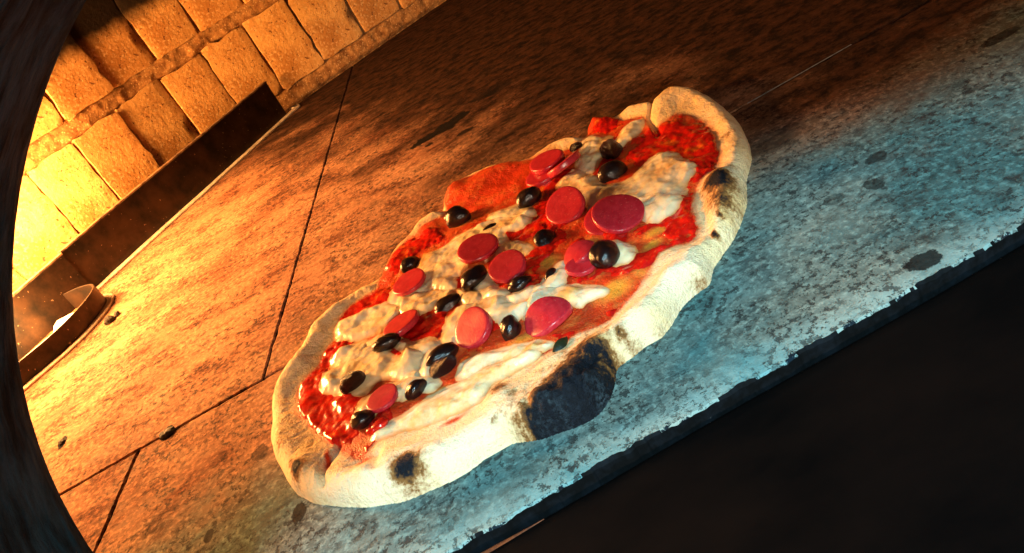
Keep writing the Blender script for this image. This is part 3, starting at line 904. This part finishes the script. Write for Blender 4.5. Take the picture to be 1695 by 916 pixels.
# --- sauce: pools where it shows, absent where cheese and oily dough do
chunk = fbm(X, Y, 0.0045, 101, 3, 0.6)
ms = 0.35 + 0.9 * fbm(X, Y, 0.020, 111, 4, 0.6)
for (px, py, ru, rv, a) in [(1120,235,60,34,1.3),(1120,360,30,30,1.2),(1060,425,40,14,1.0),(1010,520,40,12,.5),(520,665,44,40,1.3),(560,690,50,26,1.2),(600,510,60,12,1.0),(560,580,40,8,.9),(690,400,50,14,.8),(830,290,90,26,-1.2),(745,300,40,20,-1.2),(700,370,50,16,-.8),(985,190,26,12,-.8),(880,420,50,24,1.0),
                             (715,540,24,18,1.2),(690,520,20,24,1.0),(820,490,60,14,1.0),(860,490,40,12,1.0),(1000,200,30,12,.4),(900,300,40,12,1.0),(870,370,40,18,.9),(740,460,16,26,.9),(830,380,20,10,.6)]:
    ms = ms + a * spotf(px, py, ru, rv, .011)
ms = ms - 1.6 * yel + 0.25 * chunk
ms = ms * 1.0
inside = smooth01(-d2_ / 0.004 + 0.35 * (1 + rag * 1.2))
ms = smooth01((ms - 0.15) / 0.7) * inside
zs = zd - 0.0009 + 0.0022 * ms + ms * (0.0007 * fbm(X, Y, 0.007, 105, 2, 0.4) + 0.0010 * n_mid)
grid_part('tomato_sauce', zs, (zs > zd - 0.0004) & (d2_ < 0.004), SAUCE, pizza, {})
zt = np.maximum(zd, zs)
def blur(A, k):
    w = np.exp(-np.linspace(-2, 2, 2 * k + 1) ** 2 / 2); w /= w.sum()
    B = np.pad(A, k, mode='edge')
    B = sum(w[i] * B[i:i + A.shape[0], :] for i in range(2 * k + 1))
    return sum(w[i] * B[:, i:i + A.shape[1]] for i in range(2 * k + 1))
zt_s = blur(zt, 5)

CH = [
 [(1020,226),(1028,208),(1046,196),(1060,197),(1052,212),(1035,226),(1024,232)],
 [(966,222),(985,216),(1003,218),(1010,230),(995,242),(988,262),(975,278),(955,274),(950,262),(960,245)],
 [(918,322),(922,298),(938,282),(955,272),(975,284),(990,300),(1015,296),(1040,285),(1062,268),(1085,253),(1110,250),(1140,264),(1138,282),(1126,300),(1120,328),(1104,346),(1078,356),(1060,348),(1050,330),(1012,322),(978,338),(968,330),(940,330)],
 [(640,412),(668,418)] and [(688,432),(700,412),(722,402),(748,385),(775,370),(800,360),(835,348),(862,350),(870,362),(850,372),(830,380),(838,390),(862,398),(870,408),(852,416),(825,412),(790,430),(768,440),(748,452),(745,468),(722,474),(700,468),(688,452)],
 [(655,502),(668,486),(700,474),(735,470),(742,480),(722,494),(700,506),(672,516),(655,512)],
 [(553,545),(556,530),(578,518),(604,508),(640,496),(656,500),(655,514),(636,532),(608,542),(585,553),(562,554)],
 [(528,628),(540,605),(560,592),(590,574),(622,556),(640,562),(634,580),(660,586),(672,570),(690,578),(690,604),(684,620),(655,618),(625,618),(604,634),(588,644),(566,640),(545,640)],
 [(588,662),(600,648),(622,636),(650,624),(688,612),(716,618),(712,636),(690,640),(655,650),(632,660),(612,676),(600,684),(588,678)],
 [(612,712),(628,698),(655,680),(684,662),(715,640),(745,628),(770,612),(800,598),(830,586),(862,576),(880,580),(872,592),(836,606),(806,626),(790,652),(765,664),(738,676),(700,690),(660,702),(632,712)],
 [(862,508),(872,490),(892,474),(925,464),(950,462),(985,462),(990,474),(968,486),(950,496),(925,486),(900,492),(884,504),(872,516)],
 [(728,555),(735,530),(742,508),(756,496),(782,494),(808,486),(828,484),(845,496),(872,498),(858,514),(834,526),(806,518),(782,520),(770,536),(752,556),(738,566)],
 [(750,610),(760,592),(795,576),(830,566),(880,556),(905,560),(890,572),(850,582),(815,590),(786,604),(765,618)],
 [(1000,404),(1010,395),(1030,395),(1044,406),(1040,420),(1020,424),(1006,416)],
 [(752,472),(768,470),(794,476),(798,486),(776,496),(755,490)],
 [(640,500),(646,478),(662,466),(690,458),(705,470),(695,478),(672,486),(655,500)],
 [(805,352),(830,338),(862,330),(880,345),(862,354),(832,360)],
 [(600,560),(640,545),(668,560),(700,552),(722,560),(705,575),(670,572),(640,560),(618,575)],
 [(905,440),(930,425),(930,450),(915,470),(880,480),(850,492),(838,486),(868,474),(895,462)],
 [(770,450),(800,440),(815,470),(835,480),(812,490),(790,482)],
 [(560,575),(592,560),(600,575),(575,596),(552,606),(545,596)],
 [(690,590),(716,572),(716,600),(700,618),(690,612)],
]
browns = [(1100,270,50,18,.5),(960,310,60,20,.5),(700,420,30,20,.75),(720,470,30,10,.6),(800,600,60,12,.6),(830,585,60,8,.7),(930,480,60,12,.8),(1000,400,26,10,.9),(790,505,60,12,.6),(620,560,50,12,.4),(880,565,40,8,.9),(640,640,50,10,.6),(560,600,30,12,.4),(840,360,30,10,.6),(740,660,90,20,.55),(680,690,60,14,.6),(820,600,70,14,.7)]
brown = np.zeros_like(X)
for (px, py, ru, rv, a) in browns: brown = np.maximum(brown, a * spotf(px, py, ru, rv, .013))
brown = np.clip(brown + 0.25 * rag, 0, 1)
cn1 = fbm(X, Y, 0.011, 121, 3, 0.5); cn2 = fbm(X, Y, 0.0050, 131, 2, 0.4)
ca_, sa_ = math.cos(0.25), math.sin(0.25)
strings = fbm((X * ca_ + Y * sa_) * 0.35, (-X * sa_ + Y * ca_) * 1.5, 0.006, 141, 4, 0.6)
zc_all = zt.copy()
for i, poly in enumerate(CH):
    G = catmull([at(px, py, 0.0125)[:2] for px, py in poly], 3, True)
    sd = signed(X, Y, G) + 0.0032 * fbm(X, Y, 0.010, 150 + i, 3, 0.45) + 0.0026
    th = 0.0024 * smooth01(np.clip(sd, 0, None) / 0.0075)
    zc = zt_s + (zt - zt_s) * 0.25 + th * (1 + 0.75 * cn1 + 0.10 * cn2) + np.clip(sd, 0, 0.003) * 0.07 * strings + np.clip(sd * 0.6, -0.01, 0)
    zc = np.where(sd > 0, np.maximum(zc, zt + 0.0003 * smooth01(sd / 0.002)), zc)
    if i in (8, 11): zc = zc - 0.0002 * smooth01(sd / 0.004) * (1 + 0.8 * rag)
    if i == 6: zc = zc + 0.0028 * spotf(672, 585, 16, 18, .013) + 0.002 * spotf(656, 602, 20, 12, .013)
    if i == 12: zc = zc + 0.003 * spotf(1022, 408, 20, 12, .013)
    if i == 20: zc = zc + 0.001
    edge = np.exp(-np.clip(sd, 0, None) / 0.0030)
    grid_part('cheese', zc, sd > -0.0004, CHEESE, pizza, dict(edge=edge, brown=brown))
    zc_all = np.where(sd > 0, np.maximum(zc_all, zc), zc_all)

def surf(x, y):
    i = int(round((x - xs[0]) / STEP)); j = int(round((y - ys[0]) / STEP))
    i = min(max(i, 0), len(xs) - 1); j = min(max(j, 0), len(ys) - 1)
    return float(zc_all[i, j])

# --- sausage slices
def meat(name, lo, hi, rough):
    M = Mat(name, rough, spec=0.5)
    n = M.noise(300, 3, 0.6)
    c = M.mix(M.rng(n, 0.35, 0.65), lo, hi)
    c = M.mix(M.rng(M.noise(900, 2), 0.66, 0.74, 0, .6), c, (0.75, 0.25, 0.18))
    M.color(c); M.rough(M.rng(M.noise(60), 0.3, 0.7, rough + .1, rough - .1))
    M.b.inputs['Subsurface Weight'].default_value = 0.08
    M.b.inputs['Subsurface Radius'].default_value = (1, .25, .2)
    M.b.inputs['Subsurface Scale'].default_value = 0.0025
    M.normal(M.bump(M.noise(700, 3), 0.2, 0.0006))
    return M.m
CUT = meat('sausage_cut_face', (0.38, 0.009, 0.020), (0.48, 0.022, 0.036), 0.36)
SKIN = meat('sausage_casing', (0.38, 0.012, 0.024), (0.50, 0.035, 0.048), 0.25)

def slice_obj(px, py, rpx, thick, nx, ny, dz=0.0, bend=0.0, squash=1.0, rot=0.0, seed=0, label=None, zc=0.016):
    r = rpx * dist_at(px, py, zc) / F_PX
    thick *= 0.70; dz *= 0.66; dz -= 0.0010
    p = at(px, py, zc)
    z = surf(p[0], p[1])
    for _ in range(3):
        p = at(px, py, z + 0.003 + dz); z = surf(p[0], p[1])
    rr = np.random.default_rng(seed + 300)
    n = 40
    rings = [(0, .92), (.35, .95), (.65, .985), (.86, 1.0), (.955, .97), (.995, .80), (1.0, .4), (1.0, -.4), (.985, -.85), (.93, -1), (.5, -1), (0, -1)]
    ph = rr.uniform(0, 6.28, 3)
    V = []; Fs = []; mi = []
    for (q, h) in rings:
        for k in range(n):
            a = 2 * math.pi * k / n
            w = 1 + 0.035 * math.sin(2 * a + ph[0]) + 0.020 * math.sin(3 * a + ph[1]) + 0.006 * math.sin(7 * a + ph[2])
            x, y = q * r * w * math.cos(a), q * r * w * math.sin(a) * squash
            V.append((x, y, h * thick / 2 + bend * (x * x) / r - 0.06 * bend * y))
    for i in range(len(rings) - 1):
        for k in range(n):
            a = i * n + k; b = i * n + (k + 1) % n
            Fs.append((a, a + n, b + n, b)); mi.append(0 if i < 4 or i > 8 else 1)
    o = mesh_obj('sausage_slice', V, Fs, [CUT, SKIN], pizza, True, mi)
    nv = Vector((nx, ny + (0.10 if ny < -0.1 else 0), 1)).normalized()
    q = Vector((0, 0, 1)).rotation_difference(nv)
    o.rotation_mode = 'QUATERNION'
    from mathutils import Quaternion
    o.rotation_quaternion = q @ Quaternion((0, 0, 1), rot)
    o.location = (p[0] - pcx, p[1] - pcy, z + 0.003 + dz)
    if label: o['label'] = label
    return o
SL = [
 (1004,362,41,.0050,-.05,-.30,.0005,0,1,0,'slice lying half under the big round slice'),
 (1023,354,43,.0055,.15,-.50,.0060,0,1,0,'largest round slice, dark pink, lying on another slice'),
 (936,342,37,.0055,-.25,-.45,.0040,0,1,0,'round slice tilted up, left of the two stacked slices'),
 (791,411,35,.0050,.10,-.28,.0022,0,1,0,None),
 (841,443,34,.0055,-.10,-.38,.0028,0,1,0,None),
 (678,468,32,.0045,-.05,-.02,.0010,0,1,0,None),
 (664,537,34,.0060,-.05,.12,.0015,0,1,0,'slice lying flat with its cut side turned away'),
 (784,544,38,.0065,-.42,-.40,.0045,0,1,0,'upright slice with a pale lit cut face and thick edge'),
 (903,521,46,.0060,-.12,-.22,.0050,-.30,.82,.15,'large curled slice bent over'),
 (958,418,31,.0050,-.15,.02,.0035,-.3,1,0,'folded slice above another beside a big olive'),
 (962,441,27,.0045,.1,-.15,.0005,0,1,0,'slice tucked under the folded slice'),
 (898,291,30,.0065,-.05,-.05,.0010,0,1,0,'lower of two stacked slices by the far rim'),
 (905,268,31,.0065,-.05,-.12,.0075,0,1,0,'upper of two stacked slices by the far rim, pale edge'),
 (933,273,33,.0075,-.15,.42,.0050,0,1,.2,'slice standing on edge by the far rim'),
 (634,660,30,.0040,.0,-.12,.0002,0,1,0,'slice half sunk in the cheese'),
]
for k, (px, py, rp, th, nx, ny, dz, bd_, sq, ro, lab) in enumerate(SL):
    slice_obj(px, py, rp, th, nx, ny, dz, bd_, sq, ro, k, lab)

# --- olives
def olive_mat():
    M = Mat('black_olive_skin', 0.16, spec=0.5)
    n = M.noise(120, 4, 0.6)
    c = M.mix(M.rng(n, 0.40, 0.70), (0.004, 0.002, 0.002), (0.022, 0.007, 0.006))
    M.color(c); M.rough(M.rng(M.noise(90, 3), 0.4, 0.6, 0.10, 0.30))
    M.b.inputs['Coat Weight'].default_value = 0.0
    M.b.inputs['Coat Roughness'].default_value = 0.06
    M.normal(M.bump(M.noise(160, 2, 0.5), 0.15, 0.001))
    return M.m
OLIVE = olive_mat()
def wrinkled_mat():
    M = Mat('wrinkled_olive_skin', 0.25, spec=0.6)
    n = M.noise(150, 4, 0.6)
    M.color(M.mix(M.rng(n, 0.38, 0.66), (0.008, 0.003, 0.003), (0.075, 0.014, 0.010)))
    M.normal(M.bump(M.noise(260, 3, 0.6, dist=1.0), 0.9, 0.003))
    return M.m
WRINK = wrinkled_mat()

def olive_mesh(seed, mat):
    bm = bmesh.new()
    bmesh.ops.create_icosphere(bm, subdivisions=4, radius=1)
    V = np.array([v.co[:] for v in bm.verts])
    d = 1 + 0.20 * fbm(V[:, 0] + V[:, 2] * .6 + 9, V[:, 1] + V[:, 2] * .8 + 9, 1.1, seed, 3, .45)
    d = d + 0.05 * fbm(V[:, 0] * 0.5 + 9 + V[:, 2] * .4, V[:, 1] + V[:, 2] * .9 + 9, 0.28, seed + 7, 2, .4)
    for v, k in zip(bm.verts, d):
        x = v.co[0]
        taper = 1 - 0.10 * max(0, abs(x) - 0.4) - 0.05 * x
        v.co = Vector((x * k * 1.0, v.co[1] * k * taper, v.co[2] * k * taper))
        dd = (Vector((1.02, 0, 0)) - v.co).length            # dimple where the stone was pushed out
        if dd < 0.36: v.co.x -= 0.22 * (1 - dd / 0.36) ** 0.7
    me = bpy.data.meshes.new('olive'); bm.to_mesh(me); bm.free()
    me.materials.append(mat)
    me.polygons.foreach_set('use_smooth', [True] * len(me.polygons))
    return me
OM = [olive_mesh(201, OLIVE), olive_mesh(212, OLIVE), olive_mesh(223, OLIVE), olive_mesh(234, WRINK)]
# px, py, half length px, half width px, heading (deg in the floor plane, 0 = along the rim of the stone), lift, variant, label
OL = [
 (1011,249,22,20,60,.0035,3,'reddish olive leaning on another, nearest the far tip'),
 (1015,285,26,19,12,.0030,0,'olive lying against the reddish one'),
 (877,328,22,20,20,.0028,1,None),
 (755,360,22,18,-20,.0045,2,'olive on the red far rim'),
 (811,379,18,12,15,-.0015,1,'small sunken olive'),
 (902,393,20,18,30,.0025,0,None),
 (1000,419,28,25,40,.0055,1,'biggest olive, plump, beside the folded slice'),
 (681,439,19,17,10,.0010,0,None),
 (784,456,26,18,25,.0035,2,'shiny elongated olive below two round slices'),
 (858,468,22,17,-10,.0020,0,None),
 (911,452,14,10,35,.0005,1,'small half hidden olive'),
 (741,503,26,15,0,.0015,2,'elongated dull olive'),
 (843,542,22,21,50,.0040,0,'olive wedged between two slices'),
 (640,566,25,17,-8,.0030,1,None),
 (732,585,29,19,15,.0040,1,'olive lying on a wrinkled olive'),
 (729,607,26,17,20,.0035,3,'wrinkled reddish olive under another'),
 (689,643,21,16,20,.0020,2,None),
 (584,630,24,18,25,.0030,3,'wrinkled reddish olive in the near left cheese'),
 (597,692,21,19,-30,.0035,0,'olive nearest the left tip beside loose tomato'),
 (954,242,12,9,10,.0020,3,'tiny olive piece behind the standing slice'),
]
for k, (px, py, a, b, hd, dz, var, lab) in enumerate(OL):
    z = 0.012
    for _ in range(4):
        p = at(px, py, z + dz); z = surf(p[0], p[1])
    s = dist_at(px, py, z) / F_PX
    o = bpy.data.objects.new('olive', OM[var]); C.objects.link(o); o.parent = pizza
    o.location = (p[0] - pcx, p[1] - pcy, z + dz - 0.0014)
    o.scale = (a * s * 1.04, b * s * 1.08, b * s * 0.84)
    o.rotation_euler = (random.uniform(0, 6.28), random.uniform(-0.15, 0.15), math.radians(hd + (180 if k % 3 == 0 else 0)))
    if lab: o['label'] = lab

# basil scrap caught under the cheese edge, and loose tomato bits
def leaf(px, py, L, wdt, hd, dz):
    p = at(px, py, .016); z = surf(p[0], p[1])
    V = []; Fs = []
    for i in range(9):
        t = i / 8; w = wdt * math.sin(math.pi * min(1, t * .9 + .06)) ** .7
        for j in (-1, 0, 1):
            V.append((L * (t - .5), w * j / 2, 0.0012 * (1 - abs(j)) + 0.002 * math.sin(t * 3)))
    n0 = len(V)
    V += [(v[0], v[1], v[2] - 0.0004) for v in V]
    for i in range(8):
        for j in range(2):
            a = i * 3 + j
            Fs.append((a, a + 3, a + 4, a + 1)); Fs.append((n0 + a, n0 + a + 1, n0 + a + 4, n0 + a + 3))
    o = mesh_obj('basil_scrap', V, Fs, simple('baked_basil', (0.008, 0.010, 0.004), (0.02, 0.028, 0.010), 300, 0.4), pizza)
    o.location = (p[0] - pcx, p[1] - pcy, z + dz); o.rotation_euler = (0.5, 0, math.radians(hd))
leaf(917, 556, 0.014, 0.006, 40, -0.0002)
TOMATO = SAUCE
for k, (px, py, s) in enumerate([(622,694,.0042),(608,700,.003),(952,395,.004)]):
    p = at(px, py, .014); z = surf(p[0], p[1])
    bm = bmesh.new(); bmesh.ops.create_icosphere(bm, subdivisions=3, radius=1)
    V = np.array([v.co[:] for v in bm.verts])
    d = 1 + 0.3 * fbm(V[:, 0] + V[:, 2] + 4, V[:, 1] + V[:, 2] + 4, 0.8, 400 + k, 3)
    for v, q in zip(bm.verts, d): v.co = v.co * q * s
    me = bpy.data.meshes.new('tomato_chunk'); bm.to_mesh(me); bm.free(); me.materials.append(TOMATO)
    me.polygons.foreach_set('use_smooth', [True] * len(me.polygons))
    o = bpy.data.objects.new('tomato_chunk', me); C.objects.link(o); o.parent = pizza
    o.location = (p[0] - pcx, p[1] - pcy, z + s * 0.4); o.scale = (1.3, 1, .7)
